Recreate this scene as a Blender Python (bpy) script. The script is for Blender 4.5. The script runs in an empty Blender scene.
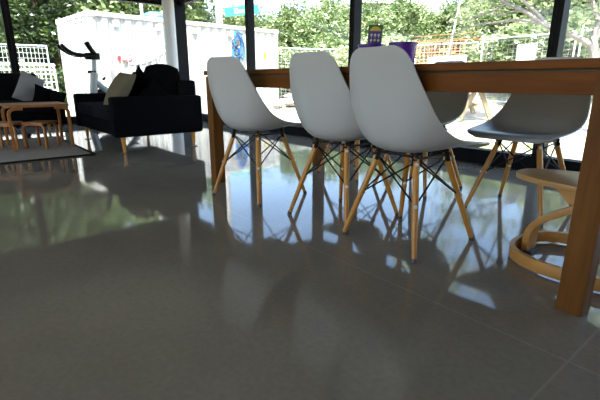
import bpy, bmesh, math, random
import numpy as np
from mathutils import Vector, Matrix, noise
random.seed(7); np.random.seed(7)
R = math.radians
C = bpy.context.scene.collection
sc = bpy.context.scene

# ------------------------------------------------------------------ materials
def new_mat(name):
    m = bpy.data.materials.new(name); m.use_nodes = True
    nt = m.node_tree; nt.nodes.clear()
    out = nt.nodes.new('ShaderNodeOutputMaterial')
    return m, nt, out
def N(nt, t, **kw):
    n = nt.nodes.new(t)
    for k, v in kw.items(): setattr(n, k, v)
    return n
def pbr(name, col, rough=.5, metal=0, var=.08, scale=8, spec=.5, bump=0, bscale=60, col2=None, coords='Object', stretch=None):
    m, nt, out = new_mat(name)
    b = N(nt, 'ShaderNodeBsdfPrincipled'); nt.links.new(b.outputs[0], out.inputs[0])
    b.inputs['Roughness'].default_value = rough; b.inputs['Metallic'].default_value = metal
    b.inputs['Specular IOR Level'].default_value = spec
    tc = N(nt, 'ShaderNodeTexCoord'); mp = N(nt, 'ShaderNodeMapping')
    nt.links.new(tc.outputs[coords], mp.inputs[0])
    if stretch: mp.inputs['Scale'].default_value = stretch
    nz = N(nt, 'ShaderNodeTexNoise'); nz.inputs['Scale'].default_value = scale; nz.inputs['Detail'].default_value = 4
    nt.links.new(mp.outputs[0], nz.inputs['Vector'])
    cr = N(nt, 'ShaderNodeValToRGB')
    c2 = col2 or tuple(min(1, c * (1 + var)) for c in col)
    c1 = col if col2 else tuple(c * (1 - var) for c in col)
    cr.color_ramp.elements[0].position = .3; cr.color_ramp.elements[1].position = .7
    cr.color_ramp.elements[0].color = (*c1, 1); cr.color_ramp.elements[1].color = (*c2, 1)
    nt.links.new(nz.outputs[0], cr.inputs[0]); nt.links.new(cr.outputs[0], b.inputs['Base Color'])
    if bump:
        n2 = N(nt, 'ShaderNodeTexNoise'); n2.inputs['Scale'].default_value = bscale; n2.inputs['Detail'].default_value = 3
        nt.links.new(mp.outputs[0], n2.inputs['Vector'])
        bp = N(nt, 'ShaderNodeBump'); bp.inputs['Strength'].default_value = bump; bp.inputs['Distance'].default_value = .01
        nt.links.new(n2.outputs[0], bp.inputs['Height']); nt.links.new(bp.outputs[0], b.inputs['Normal'])
    return m
def srgb(r, g, b):
    f = lambda c: (c / 255 / 12.92) if c / 255 <= .04045 else ((c / 255 + .055) / 1.055) ** 2.4
    return (f(r), f(g), f(b))

def wood(name, dark, light, axis='x', rough=.35, scale=1.0, spec=.5):
    st = {'x': (1.2, 14, 14), 'y': (14, 1.2, 14), 'z': (14, 14, 1.2)}[axis]
    st = tuple(s * scale for s in st)
    return pbr(name, dark, rough, 0, scale=1.6, col2=light, stretch=st, bump=.03, bscale=6, spec=spec)

M = {}
M['shell'] = pbr('white_moulded_plastic', (.53, .527, .525), .28, var=.015, scale=3, bump=.02, bscale=220)
M['leg_wood'] = wood('beech_wood', srgb(186, 122, 48), srgb(214, 152, 70), 'z', .35)
M['table_wood'] = wood('table_oak_lengthwise', srgb(94, 52, 16), srgb(126, 74, 26), 'x', .5, 1.4, .12)
M['table_wood_v'] = wood('table_oak_upright', srgb(92, 56, 20), srgb(122, 78, 32), 'z', .5, 1.4, .15)
M['ply'] = wood('pale_plywood', srgb(176, 128, 74), srgb(204, 158, 102), 'x', .35, .8)
M['ply_edge'] = wood('plywood_edge', srgb(176, 120, 58), srgb(204, 150, 84), 'x', .35)
M['nest_wood'] = wood('bentwood_birch', srgb(150, 92, 40), srgb(182, 120, 60), 'z', .4)
M['black_metal'] = pbr('black_metal', (.006, .006, .007), .45, .0, spec=.2)
M['frame_metal'] = pbr('black_window_aluminium', (.005, .005, .007), .5, 0, spec=.12)
M['chrome'] = pbr('zinc_bolt', (.80, .80, .80), .4, 0)
M['rubber'] = pbr('grey_rubber', (.09, .09, .1), .6)
M['sofa'] = pbr('black_sofa_fabric', (.0045, .0045, .0055), .9, bump=.3, bscale=400, spec=.04)
M['sofa_seat'] = pbr('black_seat_fabric', (.007, .007, .010), .9, bump=.3, bscale=400, spec=.06)
M['black_cushion'] = pbr('black_cushion_fabric', (.004, .004, .0045), .95, bump=.3, bscale=300, spec=.03)
M['olive_cushion'] = pbr('olive_cushion_fabric', (.03, .028, .014), .95, bump=.3, bscale=300, spec=.1)
M['taupe_cushion'] = pbr('taupe_cushion_linen', srgb(108, 100, 82), .95, bump=.3, bscale=260, spec=.1)
M['grey_cushion'] = pbr('grey_cushion_linen', srgb(132, 132, 136), .95, bump=.3, bscale=260, spec=.1)
M['rug'] = pbr('grey_rug_wool', srgb(160, 153, 146), .95, bump=.5, bscale=500, var=.12, scale=90, spec=.1)
M['rug_edge'] = pbr('black_rug_binding', (.008, .008, .008), .9, spec=.1)
M['white_paint'] = pbr('white_column_paint', (.72, .73, .76), .4, var=.01)
M['ceiling'] = pbr('ceiling_plaster', (.45, .43, .40), .9, var=.02, spec=.1)
M['wall'] = pbr('wall_plaster', (.42, .40, .37), .9, var=.02, spec=.1)
M['header'] = pbr('dark_header', (.012, .012, .014), .6, spec=.2)
M['container'] = pbr('white_container_paint', (.34, .338, .325), .7, var=.03, scale=1.2, col2=(.38, .38, .37), spec=.2)
M['container_trim'] = pbr('cream_container_rail', (.62, .58, .48), .55, var=.08, scale=3)
M['galv'] = pbr('galvanised_steel', (.62, .64, .66), .5, .0, var=.05)
M['white_plastic'] = pbr('white_plastic', (.8, .8, .8), .4)
M['purple'] = pbr('purple_plastic', srgb(84, 30, 150), .35, var=.03)
M['card_purple'] = pbr('purple_card_print', srgb(78, 44, 140), .5, var=.02)
M['card_green'] = pbr('green_card_print', srgb(50, 96, 44), .5, var=.02)
M['card_yellow'] = pbr('yellow_card_print', srgb(214, 190, 60), .5, var=.02)
M['card_pale'] = pbr('pale_card_print', srgb(206, 214, 170), .5, var=.02)
M['seedling'] = pbr('seedling_green', (.06, .14, .03), .6)
M['soil'] = pbr('potting_soil', (.02, .014, .01), .95)
M['teal'] = pbr('teal_sign_paint', srgb(40, 170, 165), .5, var=.02)
M['red'] = pbr('red_paint', srgb(190, 40, 40), .5)
M['blue_grey'] = pbr('faded_blue_grey_paint', srgb(196, 206, 222), .5)
M['graf_blue'] = pbr('graffiti_blue', srgb(30, 120, 210), .6)
M['graf_black'] = pbr('graffiti_black', srgb(14, 22, 50), .6)
M['yellow'] = pbr('yellow_tag_paint', srgb(240, 190, 30), .5)
M['orange'] = pbr('orange_safety_mesh', srgb(226, 132, 92), .7)
M['pole'] = pbr('concrete_pole', (.55, .53, .5), .9)
M['bark'] = pbr('brown_bark', (.07, .05, .035), .95, bump=.5, bscale=12, scale=5, col2=(.14, .10, .07))
M['pale_bark'] = pbr('pale_bark', (.15, .13, .11), .9, bump=.4, bscale=14, scale=9, col2=(.26, .23, .20))
M['rock'] = pbr('grey_rock', (.22, .20, .17), .9, scale=6, col2=(.42, .39, .34), bump=.4, bscale=10)
M['bench'] = wood('weathered_timber', (.16, .12, .07), (.30, .24, .15), 'z', .8)
M['bike_grey'] = pbr('silver_bike_paint', (.34, .37, .40), .4, .2)
M['roof_red'] = pbr('red_roof_tiles', srgb(170, 50, 44), .8, scale=20)
M['house_wall'] = pbr('grey_house_wall', (.5, .52, .55), .8)
M['house_glass'] = pbr('dark_house_glass', (.03, .04, .05), .15)
M['board'] = pbr('white_board', (.82, .83, .84), .5, var=.01)

def leaf_mat(name, a, b, c):
    m, nt, out = new_mat(name)
    g = N(nt, 'ShaderNodeNewGeometry')
    tc = N(nt, 'ShaderNodeTexCoord')
    nz = N(nt, 'ShaderNodeTexNoise'); nz.inputs['Scale'].default_value = 2.2; nz.inputs['Detail'].default_value = 5
    nt.links.new(tc.outputs['Object'], nz.inputs['Vector'])
    ad = N(nt, 'ShaderNodeMath', operation='ADD')
    ml = N(nt, 'ShaderNodeMath', operation='MULTIPLY'); ml.inputs[1].default_value = .45
    nt.links.new(g.outputs['Random Per Island'], ml.inputs[0])
    nt.links.new(ml.outputs[0], ad.inputs[0]); nt.links.new(nz.outputs[0], ad.inputs[1])
    cr = N(nt, 'ShaderNodeValToRGB')
    e = cr.color_ramp.elements; e[0].position = .45; e[0].color = (*a, 1); e[1].position = 1.0; e[1].color = (*c, 1)
    k = e.new(.72); k.color = (*b, 1)
    nt.links.new(ad.outputs[0], cr.inputs[0])
    d = N(nt, 'ShaderNodeBsdfDiffuse'); t = N(nt, 'ShaderNodeBsdfTranslucent')
    gl = N(nt, 'ShaderNodeBsdfGlossy'); gl.inputs['Roughness'].default_value = .35
    nt.links.new(cr.outputs[0], d.inputs[0]); nt.links.new(cr.outputs[0], t.inputs[0])
    mx = N(nt, 'ShaderNodeMixShader'); mx.inputs[0].default_value = .3
    nt.links.new(d.outputs[0], mx.inputs[1]); nt.links.new(t.outputs[0], mx.inputs[2])
    m2 = N(nt, 'ShaderNodeMixShader'); m2.inputs[0].default_value = .06
    nt.links.new(mx.outputs[0], m2.inputs[1]); nt.links.new(gl.outputs[0], m2.inputs[2])
    nt.links.new(m2.outputs[0], out.inputs[0])
    return m
M['leaf_dark'] = leaf_mat('dark_leaves', (.016, .034, .008), (.055, .095, .024), (.18, .25, .085))
M['leaf_mid'] = leaf_mat('mid_leaves', (.045, .085, .02), (.17, .25, .075), (.48, .54, .28))
M['leaf_pale'] = leaf_mat('pale_leaves', (.12, .17, .06), (.34, .40, .19), (.64, .66, .42))

def glass_mat():
    m, nt, out = new_mat('window_glass')
    tr = N(nt, 'ShaderNodeBsdfTransparent'); tr.inputs[0].default_value = (.96, .975, .97, 1)
    gl = N(nt, 'ShaderNodeBsdfGlossy'); gl.inputs['Roughness'].default_value = .0
    lw = N(nt, 'ShaderNodeLayerWeight'); lw.inputs[0].default_value = .5
    pw = N(nt, 'ShaderNodeMath', operation='POWER'); pw.inputs[1].default_value = 5; nt.links.new(lw.outputs['Facing'], pw.inputs[0])
    fr = N(nt, 'ShaderNodeMath', operation='MULTIPLY_ADD'); fr.inputs[1].default_value = .5; fr.inputs[2].default_value = .015; nt.links.new(pw.outputs[0], fr.inputs[0])
    mx = N(nt, 'ShaderNodeMixShader')
    nt.links.new(fr.outputs[0], mx.inputs[0]); nt.links.new(tr.outputs[0], mx.inputs[1]); nt.links.new(gl.outputs[0], mx.inputs[2])
    nt.links.new(mx.outputs[0], out.inputs[0])
    return m
M['glass'] = glass_mat()

def floor_mat():
    m, nt, out = new_mat('polished_concrete')
    b = N(nt, 'ShaderNodeBsdfPrincipled'); nt.links.new(b.outputs[0], out.inputs[0])
    tc = N(nt, 'ShaderNodeTexCoord')
    n1 = N(nt, 'ShaderNodeTexNoise'); n1.inputs['Scale'].default_value = 1.4; n1.inputs['Detail'].default_value = 7; n1.inputs['Roughness'].default_value = .65
    nt.links.new(tc.outputs['Object'], n1.inputs['Vector'])
    cr = N(nt, 'ShaderNodeValToRGB'); e = cr.color_ramp.elements
    e[0].position = .32; e[0].color = (.208, .182, .148, 1); e[1].position = .68; e[1].color = (.268, .236, .192, 1)
    nt.links.new(n1.outputs[0], cr.inputs[0])
    # fine speckle of the aggregate
    n2 = N(nt, 'ShaderNodeTexNoise'); n2.inputs['Scale'].default_value = 60; n2.inputs['Detail'].default_value = 3
    nt.links.new(tc.outputs['Object'], n2.inputs['Vector'])
    mr = N(nt, 'ShaderNodeMapRange'); mr.inputs['From Min'].default_value = .3; mr.inputs['From Max'].default_value = .7
    mr.inputs['To Min'].default_value = .93; mr.inputs['To Max'].default_value = 1.07
    nt.links.new(n2.outputs[0], mr.inputs[0])
    mu = N(nt, 'ShaderNodeMix', data_type='RGBA', blend_type='MULTIPLY'); mu.inputs[0].default_value = 1
    nt.links.new(cr.outputs[0], mu.inputs[6]); nt.links.new(mr.outputs[0], mu.inputs[7])
    # faint paler filled saw cuts
    sx = N(nt, 'ShaderNodeSeparateXYZ'); nt.links.new(tc.outputs['Object'], sx.inputs[0])
    def line(sock, pos, w):
        s = N(nt, 'ShaderNodeMath', operation='SUBTRACT'); s.inputs[1].default_value = pos; nt.links.new(sock, s.inputs[0])
        a = N(nt, 'ShaderNodeMath', operation='ABSOLUTE'); nt.links.new(s.outputs[0], a.inputs[0])
        l = N(nt, 'ShaderNodeMath', operation='LESS_THAN'); l.inputs[1].default_value = w; nt.links.new(a.outputs[0], l.inputs[0])
        return l.outputs[0]
    l1 = line(sx.outputs[1], 1.105, .0035); l2 = line(sx.outputs[0], -.285, .0035)
    mxx = N(nt, 'ShaderNodeMath', operation='MAXIMUM'); nt.links.new(l1, mxx.inputs[0]); nt.links.new(l2, mxx.inputs[1])
    sc_ = N(nt, 'ShaderNodeMath', operation='MULTIPLY'); sc_.inputs[1].default_value = .4; nt.links.new(mxx.outputs[0], sc_.inputs[0])
    mi = N(nt, 'ShaderNodeMix', data_type='RGBA'); nt.links.new(sc_.outputs[0], mi.inputs[0])
    nt.links.new(mu.outputs[2], mi.inputs[6]); mi.inputs[7].default_value = (.34, .32, .28, 1)
    nt.links.new(mi.outputs[2], b.inputs['Base Color'])
    b.inputs['Roughness'].default_value = .05; b.inputs['IOR'].default_value = 1.52
    r = N(nt, 'ShaderNodeMapRange'); r.inputs['From Min'].default_value = .3; r.inputs['From Max'].default_value = .7
    r.inputs['To Min'].default_value = .035; r.inputs['To Max'].default_value = .085
    nt.links.new(n1.outputs[0], r.inputs[0]); nt.links.new(r.outputs[0], b.inputs['Roughness'])
    n3 = N(nt, 'ShaderNodeTexNoise'); n3.inputs['Scale'].default_value = 3.0; n3.inputs['Detail'].default_value = 2
    nt.links.new(tc.outputs['Object'], n3.inputs['Vector'])
    bp = N(nt, 'ShaderNodeBump'); bp.inputs['Strength'].default_value = .06; bp.inputs['Distance'].default_value = .02
    nt.links.new(n3.outputs[0], bp.inputs['Height']); nt.links.new(bp.outputs[0], b.inputs['Normal'])
    return m
M['floor'] = floor_mat()

def ground_mat():
    m, nt, out = new_mat('yard_sand_and_grass')
    b = N(nt, 'ShaderNodeBsdfPrincipled'); nt.links.new(b.outputs[0], out.inputs[0]); b.inputs['Roughness'].default_value = .95
    b.inputs['Specular IOR Level'].default_value = .1
    tc = N(nt, 'ShaderNodeTexCoord')
    n1 = N(nt, 'ShaderNodeTexNoise'); n1.inputs['Scale'].default_value = .55; n1.inputs['Detail'].default_value = 8; n1.inputs['Roughness'].default_value = .7
    n2 = N(nt, 'ShaderNodeTexNoise'); n2.inputs['Scale'].default_value = 5; n2.inputs['Detail'].default_value = 6
    for n in (n1, n2): nt.links.new(tc.outputs['Object'], n.inputs['Vector'])
    cr = N(nt, 'ShaderNodeValToRGB'); e = cr.color_ramp.elements
    e[0].position = .48; e[0].color = (0, 0, 0, 1); e[1].position = .60; e[1].color = (1, 1, 1, 1)
    nt.links.new(n1.outputs[0], cr.inputs[0])
    g = N(nt, 'ShaderNodeValToRGB'); e = g.color_ramp.elements
    e[0].position = .35; e[0].color = (.13, .20, .05, 1); e[1].position = .65; e[1].color = (.36, .40, .16, 1)
    nt.links.new(n2.outputs[0], g.inputs[0])
    s = N(nt, 'ShaderNodeValToRGB'); e = s.color_ramp.elements
    e[0].position = .35; e[0].color = (.46, .41, .34, 1); e[1].position = .65; e[1].color = (.58, .53, .46, 1)
    nt.links.new(n2.outputs[0], s.inputs[0])
    mi = N(nt, 'ShaderNodeMix', data_type='RGBA')
    nt.links.new(cr.outputs[0], mi.inputs[0]); nt.links.new(s.outputs[0], mi.inputs[6]); nt.links.new(g.outputs[0], mi.inputs[7])
    nt.links.new(mi.outputs[2], b.inputs['Base Color'])
    return m
M['ground'] = ground_mat()
M['hill'] = pbr('hillside_undergrowth', (.05, .08, .025), .95, scale=1.2, col2=(.14, .18, .06), bump=.6, bscale=3, spec=.05)

# ------------------------------------------------------------------ helpers
def link(name, me, mat, parent=None, smooth=True):
    o = bpy.data.objects.new(name, me); C.objects.link(o)
    if mat:
        for mm in (mat if isinstance(mat, (list, tuple)) else [mat]): me.materials.append(mm)
    if parent: o.parent = parent
    return o
def finish(name, bm, mat, parent=None, smooth=False, bevel=0, ang=40, seg=2):
    bmesh.ops.recalc_face_normals(bm, faces=bm.faces)
    if bevel:
        bm.edges.ensure_lookup_table()
        es = [e for e in bm.edges if len(e.link_faces) == 2 and e.calc_face_angle(0) > R(ang)]
        bmesh.ops.bevel(bm, geom=es, offset=bevel, segments=seg, affect='EDGES', profile=.6, clamp_overlap=True)
    me = bpy.data.meshes.new(name); bm.to_mesh(me); bm.free()
    if smooth: 
        for p in me.polygons: p.use_smooth = True
        try: me.set_sharp_from_angle(angle=R(45))
        except Exception: pass
    return link(name, me, mat, parent)
def box(bm, x0, x1, y0, y1, z0, z1):
    vs = [bm.verts.new((x, y, z)) for z in (z0, z1) for y in (y0, y1) for x in (x0, x1)]
    for f in ((0, 2, 3, 1), (4, 5, 7, 6), (0, 1, 5, 4), (2, 6, 7, 3), (0, 4, 6, 2), (1, 3, 7, 5)):
        bm.faces.new([vs[i] for i in f])
    return vs
def boxo(name, a, mat, parent=None, bevel=0, smooth=False):
    bm = bmesh.new(); box(bm, *a); return finish(name, bm, mat, parent, smooth, bevel)
def sweep(bm, pts, prof, up=Vector((0, 0, 1)), closed=False, scales=None):
    """sweep a closed 2D profile (list of (side, up)) along pts"""
    pts = [Vector(p) for p in pts]; n = len(pts); rings = []
    side_prev = None
    for i, p in enumerate(pts):
        if closed: t = (pts[(i + 1) % n] - pts[i - 1])
        else: t = pts[min(i + 1, n - 1)] - pts[max(i - 1, 0)]
        t.normalize()
        s = t.cross(up)
        if s.length < 1e-3: s = side_prev or t.orthogonal()
        s.normalize()
        if side_prev is not None and s.dot(side_prev) < 0: s = -s
        side_prev = s.copy(); u = s.cross(t).normalized()
        k = scales[i] if scales else 1
        rings.append([bm.verts.new(p + s * (a * k) + u * (b * k)) for a, b in prof])
    m = len(prof)
    rng = range(n) if closed else range(n - 1)
    for i in rng:
        r0, r1 = rings[i], rings[(i + 1) % n]
        for j in range(m): bm.faces.new((r0[j], r0[(j + 1) % m], r1[(j + 1) % m], r1[j]))
    if not closed:
        bm.faces.new(rings[0][::-1]); bm.faces.new(rings[-1])
def circ(r, n=10): return [(r * math.cos(2 * math.pi * i / n), r * math.sin(2 * math.pi * i / n)) for i in range(n)]
def rect(w, h): return [(-w / 2, -h / 2), (w / 2, -h / 2), (w / 2, h / 2), (-w / 2, h / 2)]
def tube(bm, pts, r, n=8, scales=None, up=Vector((0.013, .021, 1))): sweep(bm, pts, circ(r, n), up, scales=scales)
def lathe(bm, prof, n=24, cx=0, cy=0, caps=True):
    rings = [[bm.verts.new((cx + r * math.cos(2 * math.pi * i / n), cy + r * math.sin(2 * math.pi * i / n), z)) for i in range(n)] for r, z in prof]
    for a, b in zip(rings, rings[1:]):
        for i in range(n): bm.faces.new((a[i], a[(i + 1) % n], b[(i + 1) % n], b[i]))
    if caps: bm.faces.new(rings[0][::-1]); bm.faces.new(rings[-1])
def smooth_path(pts, k=6):
    pts = [Vector(p) for p in pts]; out = []
    P = [pts[0]] + pts + [pts[-1]]
    for i in range(1, len(P) - 2):
        for j in range(k):
            t = j / k; a, b, c, d = P[i - 1], P[i], P[i + 1], P[i + 2]
            out.append(.5 * ((2 * b) + (c - a) * t + (2 * a - 5 * b + 4 * c - d) * t * t + (3 * b - a - 3 * c + d) * t ** 3))
    out.append(pts[-1]); return out
def thing(name, label, cat, loc=(0, 0, 0), rz=0, group=None):
    o = bpy.data.objects.new(name, None); C.objects.link(o); o.location = loc; o.rotation_euler = (0, 0, rz)
    o.empty_display_size = .1
    o['label'] = label; o['category'] = cat
    if group: o['group'] = group
    return o
def tag(o, label, cat, group=None):
    o['label'] = label; o['category'] = cat
    if group: o['group'] = group
    return o
def struct(o): o['kind'] = 'structure'; return o
def copy_tree(o, parent=None):
    c = o.copy(); C.objects.link(c)
    if parent: c.parent = parent
    for ch in list(o.children): copy_tree(ch, c)
    return c

# ------------------------------------------------------------------ camera (standing point is the origin, 0.68 m up)
cam = bpy.data.cameras.new('camera'); co = bpy.data.objects.new('camera', cam); C.objects.link(co)
co.location = (0, 0, .68); co.rotation_euler = (R(90 - 15.7), 0, R(50.56))
cam.sensor_width = 36; cam.lens = 427 / 600 * 36; cam.clip_start = .02; cam.clip_end = 400
sc.camera = co

# ------------------------------------------------------------------ room shell
X0, Y1 = -7.62, 3.42          # inner faces of the left and right window walls
HZ, CZ = 1.965, 2.55           # window head, ceiling
X2, Y0 = 3.2, -4.2
struct(boxo('floor', (X0 - .08, X2, Y0, Y1 + .08, -.12, 0), M['floor']))
struct(boxo('ceiling', (X0 - 1.0, X2 + .2, Y0 - 1.6, Y1 + .9, CZ, CZ + .25), M['ceiling']))
bm = bmesh.new(); box(bm, X2, X2 + .2, Y0 - .2, Y1 + .12, -.12, CZ); struct(finish('wall_right', bm, M['wall']))
# unseen rear wall, wide opening added to let light in from behind the camera
bm = bmesh.new()
box(bm, X0 - .08, -5.0, Y0 - .2, Y0, -.12, CZ); box(bm, 2.0, X2, Y0 - .2, Y0, -.12, CZ)
box(bm, -5.0, 2.0, Y0 - .2, Y0, -.12, .5); box(bm, -5.0, 2.0, Y0 - .2, Y0, 2.3, CZ)
struct(finish('wall_back', bm, M['wall']))
# headers above the glass
struct(boxo('wall_front', (X0 - .1, X2 + .2, Y1, Y1 + .14, HZ, CZ), M['header']))
struct(boxo('wall_left', (X0 - .14, X0, Y0 - .2, Y1 + .14, HZ, CZ), M['header']))

def window(idx, axis, a0, a1, base, m0, m1):
    """fixed light: black sill, head and one mullion at each listed end; glass is a child"""
    bm = bmesh.new(); d = .11
    def b(a, c, z0, z1, e0=0, e1=d):
        if axis == 'y': box(bm, a, c, base + e0, base + e1, z0, z1)
        else: box(bm, base - e1, base - e0, a, c, z0, z1)
    b(a0, a1, 0, .118); b(a0, a1, HZ - .05, HZ)
    if m0: b(a0, a0 + m0, .118, HZ - .05)
    if m1: b(a1 - m1, a1, .118, HZ - .05)
    o = struct(finish('window_%d' % idx, bm, M['frame_metal'], None, False, .004))
    bm = bmesh.new(); g0, g1 = a0 + m0, a1 - m1
    if axis == 'y': box(bm, g0, g1, base + .05, base + .058, .118, HZ - .05)
    else: box(bm, base - .058, base - .05, g0, g1, .118, HZ - .05)
    g = finish('window_pane', bm, M['glass'], o)
    return o
ms = [-7.42, -5.31, -3.32, -1.34, .64, 2.6, X2]
for i in range(6):
    window(i + 1, 'y', ms[i] - (.0 if i == 0 else -.0), ms[i + 1], Y1, .035 if i else 0, .035 if i < 5 else 0)
ys = [Y0, -1.55, .93, 3.42]
for i in range(3):
    window(i + 7, 'x', ys[i], ys[i + 1], X0, .05 if i else 0, .05 if i < 2 else 0)
# corner post of the two glass walls
struct(boxo('trim_1', (X0 - .12, -7.42, Y1 - .10, Y1 + .12, 0, HZ), M['frame_metal'], None, .004))

# white round column just inside the glass corner
t = thing('round_column', 'round white column in front of the black corner post', 'column', (-7.0, 3.05, 0))
bm = bmesh.new(); lathe(bm, [(.093, .0), (.093, CZ)], 40); finish('column_shaft', bm, M['white_paint'], t, True)
bm = bmesh.new(); lathe(bm, [(.097, .0), (.097, .05), (.094, .055)], 40); finish('base_ring', bm, M['black_metal'], t, True)

# ------------------------------------------------------------------ dining table
t = thing('dining_table', 'long rectangular brown oak dining table with thick square legs', 'table', (-1.48, 1.86, 0))
tx0, tx1, ty0, ty1 = -1.14, 1.14, -.50, .50
bm = bmesh.new(); box(bm, tx0 - .008, tx1 + .008, ty0 - .008, ty1 + .008, .710, .736); finish('tabletop', bm, M['table_wood'], t, True, .003)
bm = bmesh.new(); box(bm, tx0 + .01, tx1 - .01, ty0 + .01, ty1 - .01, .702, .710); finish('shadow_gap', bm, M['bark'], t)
for s in (-1, 1):
    y = ty0 + .004 if s < 0 else ty1 - .004 - .025
    boxo('apron', (tx0 + .072, tx1 - .072, y, y + .025, .640, .702), M['table_wood'], t, .002)
    x = tx0 + .004 if s < 0 else tx1 - .004 - .025
    boxo('apron', (x, x + .025, ty0 + .072, ty1 - .072, .640, .702), M['table_wood'], t, .002)
for sx in (-1, 1):
    for sy in (-1, 1):
        xa = tx0 if sx < 0 else tx1 - .072; ya = ty0 if sy < 0 else ty1 - .072
        boxo('leg', (xa, xa + .072, ya, ya + .072, 0, .702), M['table_wood_v'], t, .003)

# ------------------------------------------------------------------ shell chairs
def shell_mesh():
    # side profile: (y forward, z, half width, edge lift)
    # centre line (y, z), half width, side edge (y, z)
    prof = [(.252, .398, .150, .252, .398), (.248, .414, .196, .248, .416), (.220, .424, .217, .223, .428), (.150, .423, .228, .162, .435), (.070, .412, .232, .096, .442),
            (-.010, .402, .232, .034, .451), (-.085, .400, .230, -.020, .464), (-.140, .410, .226, -.068, .485), (-.180, .442, .219, -.110, .514),
            (-.203, .495, .210, -.144, .552), (-.216, .560, .199, -.172, .598), (-.227, .630, .184, -.196, .648), (-.237, .693, .166, -.217, .700),
            (-.245, .740, .150, -.233, .743), (-.250, .770, .132, -.243, .771), (-.253, .788, .110, -.249, .788), (-.254, .797, .086, -.253, .797)]
    P = smooth_path([(a, b, 0) for a, b, c, d, e in prof], 3); W = smooth_path([(c, d, e) for a, b, c, d, e in prof], 3)
    nu = 22; bm = bmesh.new(); rows = []
    for i, p in enumerate(P):
        w, dy, dz = W[i].x, W[i].y - p.x, W[i].z - p.y; row = []
        for j in range(nu + 1):
            u = -1 + 2 * j / nu; a = abs(u) ** 2.5
            row.append(bm.verts.new((u * w, p.x + dy * a, p.y + dz * a)))
        rows.append(row)
    for a, b in zip(rows, rows[1:]):
        for j in range(nu): bm.faces.new((a[j], a[j + 1], b[j + 1], b[j]))
    bmesh.ops.recalc_face_normals(bm, faces=bm.faces)
    return bm
def make_chair():
    t = thing('shell_chair', '', 'chair')
    o = finish('seat_shell', shell_mesh(), M['shell'], t, True)
    md = o.modifiers.new('solid', 'SOLIDIFY'); md.thickness = .0075; md.offset = 0
    md = o.modifiers.new('bev', 'BEVEL'); md.width = .0025; md.segments = 2; md.limit_method = 'ANGLE'; md.angle_limit = R(60)
    dg = bpy.context.evaluated_depsgraph_get(); me = bpy.data.meshes.new_from_object(o.evaluated_get(dg)); o.modifiers.clear(); o.data = me
    tops, mids, feet = {}, {}, {}
    for sx in (-1, 1):
        for sy in (-1, 1):
            tp = Vector((sx * .096, sy * .096, .388)); ft = Vector((sx * .200, sy * .200, 0))
            d = ft - tp
            bm = bmesh.new(); pts = [tp + d * k for k in (0, .06, .3, .6, .965)]
            tube(bm, pts, .0135, 14, [.86, .98, 1.0, .95, .74])
            leg = finish('leg', bm, M['leg_wood'], t, True)
            bm = bmesh.new(); tube(bm, [tp + d * .962, tp + d * .985, ft], .0112, 12, [1, 1.02, .92]); finish('foot_cap', bm, M['rubber'], leg, True)
            tops[sx, sy] = tp + d * .07; mids[sx, sy] = tp + d * .47; feet[sx, sy] = ft
            out = Vector((sx, sy, 0)).normalized(); side = Vector((-sy, sx, 0)).normalized() * (.0)
            for k in (.07, .47):
                p = tp + d * k
                bm = bmesh.new(); ax = out
                tube(bm, [p - ax * .0155, p + ax * .0160], .0075, 12); finish('bolt', bm, M['chrome'], leg, True)
            # black clevis that grips the top of the leg
            bm = bmesh.new(); sd = Vector((-out.y, out.x, 0))
            for s in (-1, 1):
                sweep(bm, [tp + sd * (.016 * s) + Vector((0, 0, .006)), tp + sd * (.016 * s) + d * .09], rect(.004, .016), up=out)
            finish('leg_bracket', bm, M['black_metal'], t, False)
    for a, b in (((-1, -1), (1, -1)), ((1, -1), (1, 1)), ((1, 1), (-1, 1)), ((-1, 1), (-1, -1))):
        bm = bmesh.new()
        for p, q in ((a, b), (b, a)):
            A = tops[p] + Vector((0, 0, .01)); B = mids[q]
            tube(bm, [A, B], .0038, 7)
        finish('wire_brace', bm, M['black_metal'], t, True)
    bm = bmesh.new()
    for (p, q) in (((-1, -1), (-1, 1)), ((1, -1), (1, 1))):
        sweep(bm, [tops[p] + Vector((0, -.02, .018)), tops[q] + Vector((0, .02, .018))], rect(.012, .008))
    for yy in (-.10, .10):
        sweep(bm, [(-.115, yy, .386), (.115, yy, .386)], rect(.010, .006))
    for sx in (-1, 1):
        for sy in (-1, 1): tube(bm, [(sx * .10, sy * .10, .380), (sx * .10, sy * .10, .404 if sy < 0 else .416)], .009, 10)
    finish('seat_mount', bm, M['black_metal'], t, False)
    return t
chairs = [((-1.088, 1.512), R(-2), 'white shell chair nearest the camera, tallest in the front row'),
          ((-1.505, 1.530), R(3), 'middle white shell chair of the three with backs to the camera'),
          ((-2.130, 1.430), R(10), 'leftmost white shell chair, by the far left leg of the table'),
          ((-.965, 2.33), R(180), 'white shell chair across the table, right one, behind the low bentwood stool'),
          ((-1.62, 2.33), R(180), 'white shell chair across the table, behind the nearest chair'),
          ((-2.17, 2.33), R(180), 'white shell chair across the table, almost fully hidden behind the front row')]
proto = make_chair()
for i, ((x, y), rz, lab) in enumerate(chairs):
    o = proto if i == 0 else copy_tree(proto)
    o.location = (x, y, 0); o.rotation_euler = (0, 0, rz); o['label'] = lab; o['group'] = 'white shell chairs around the dining table'

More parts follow.
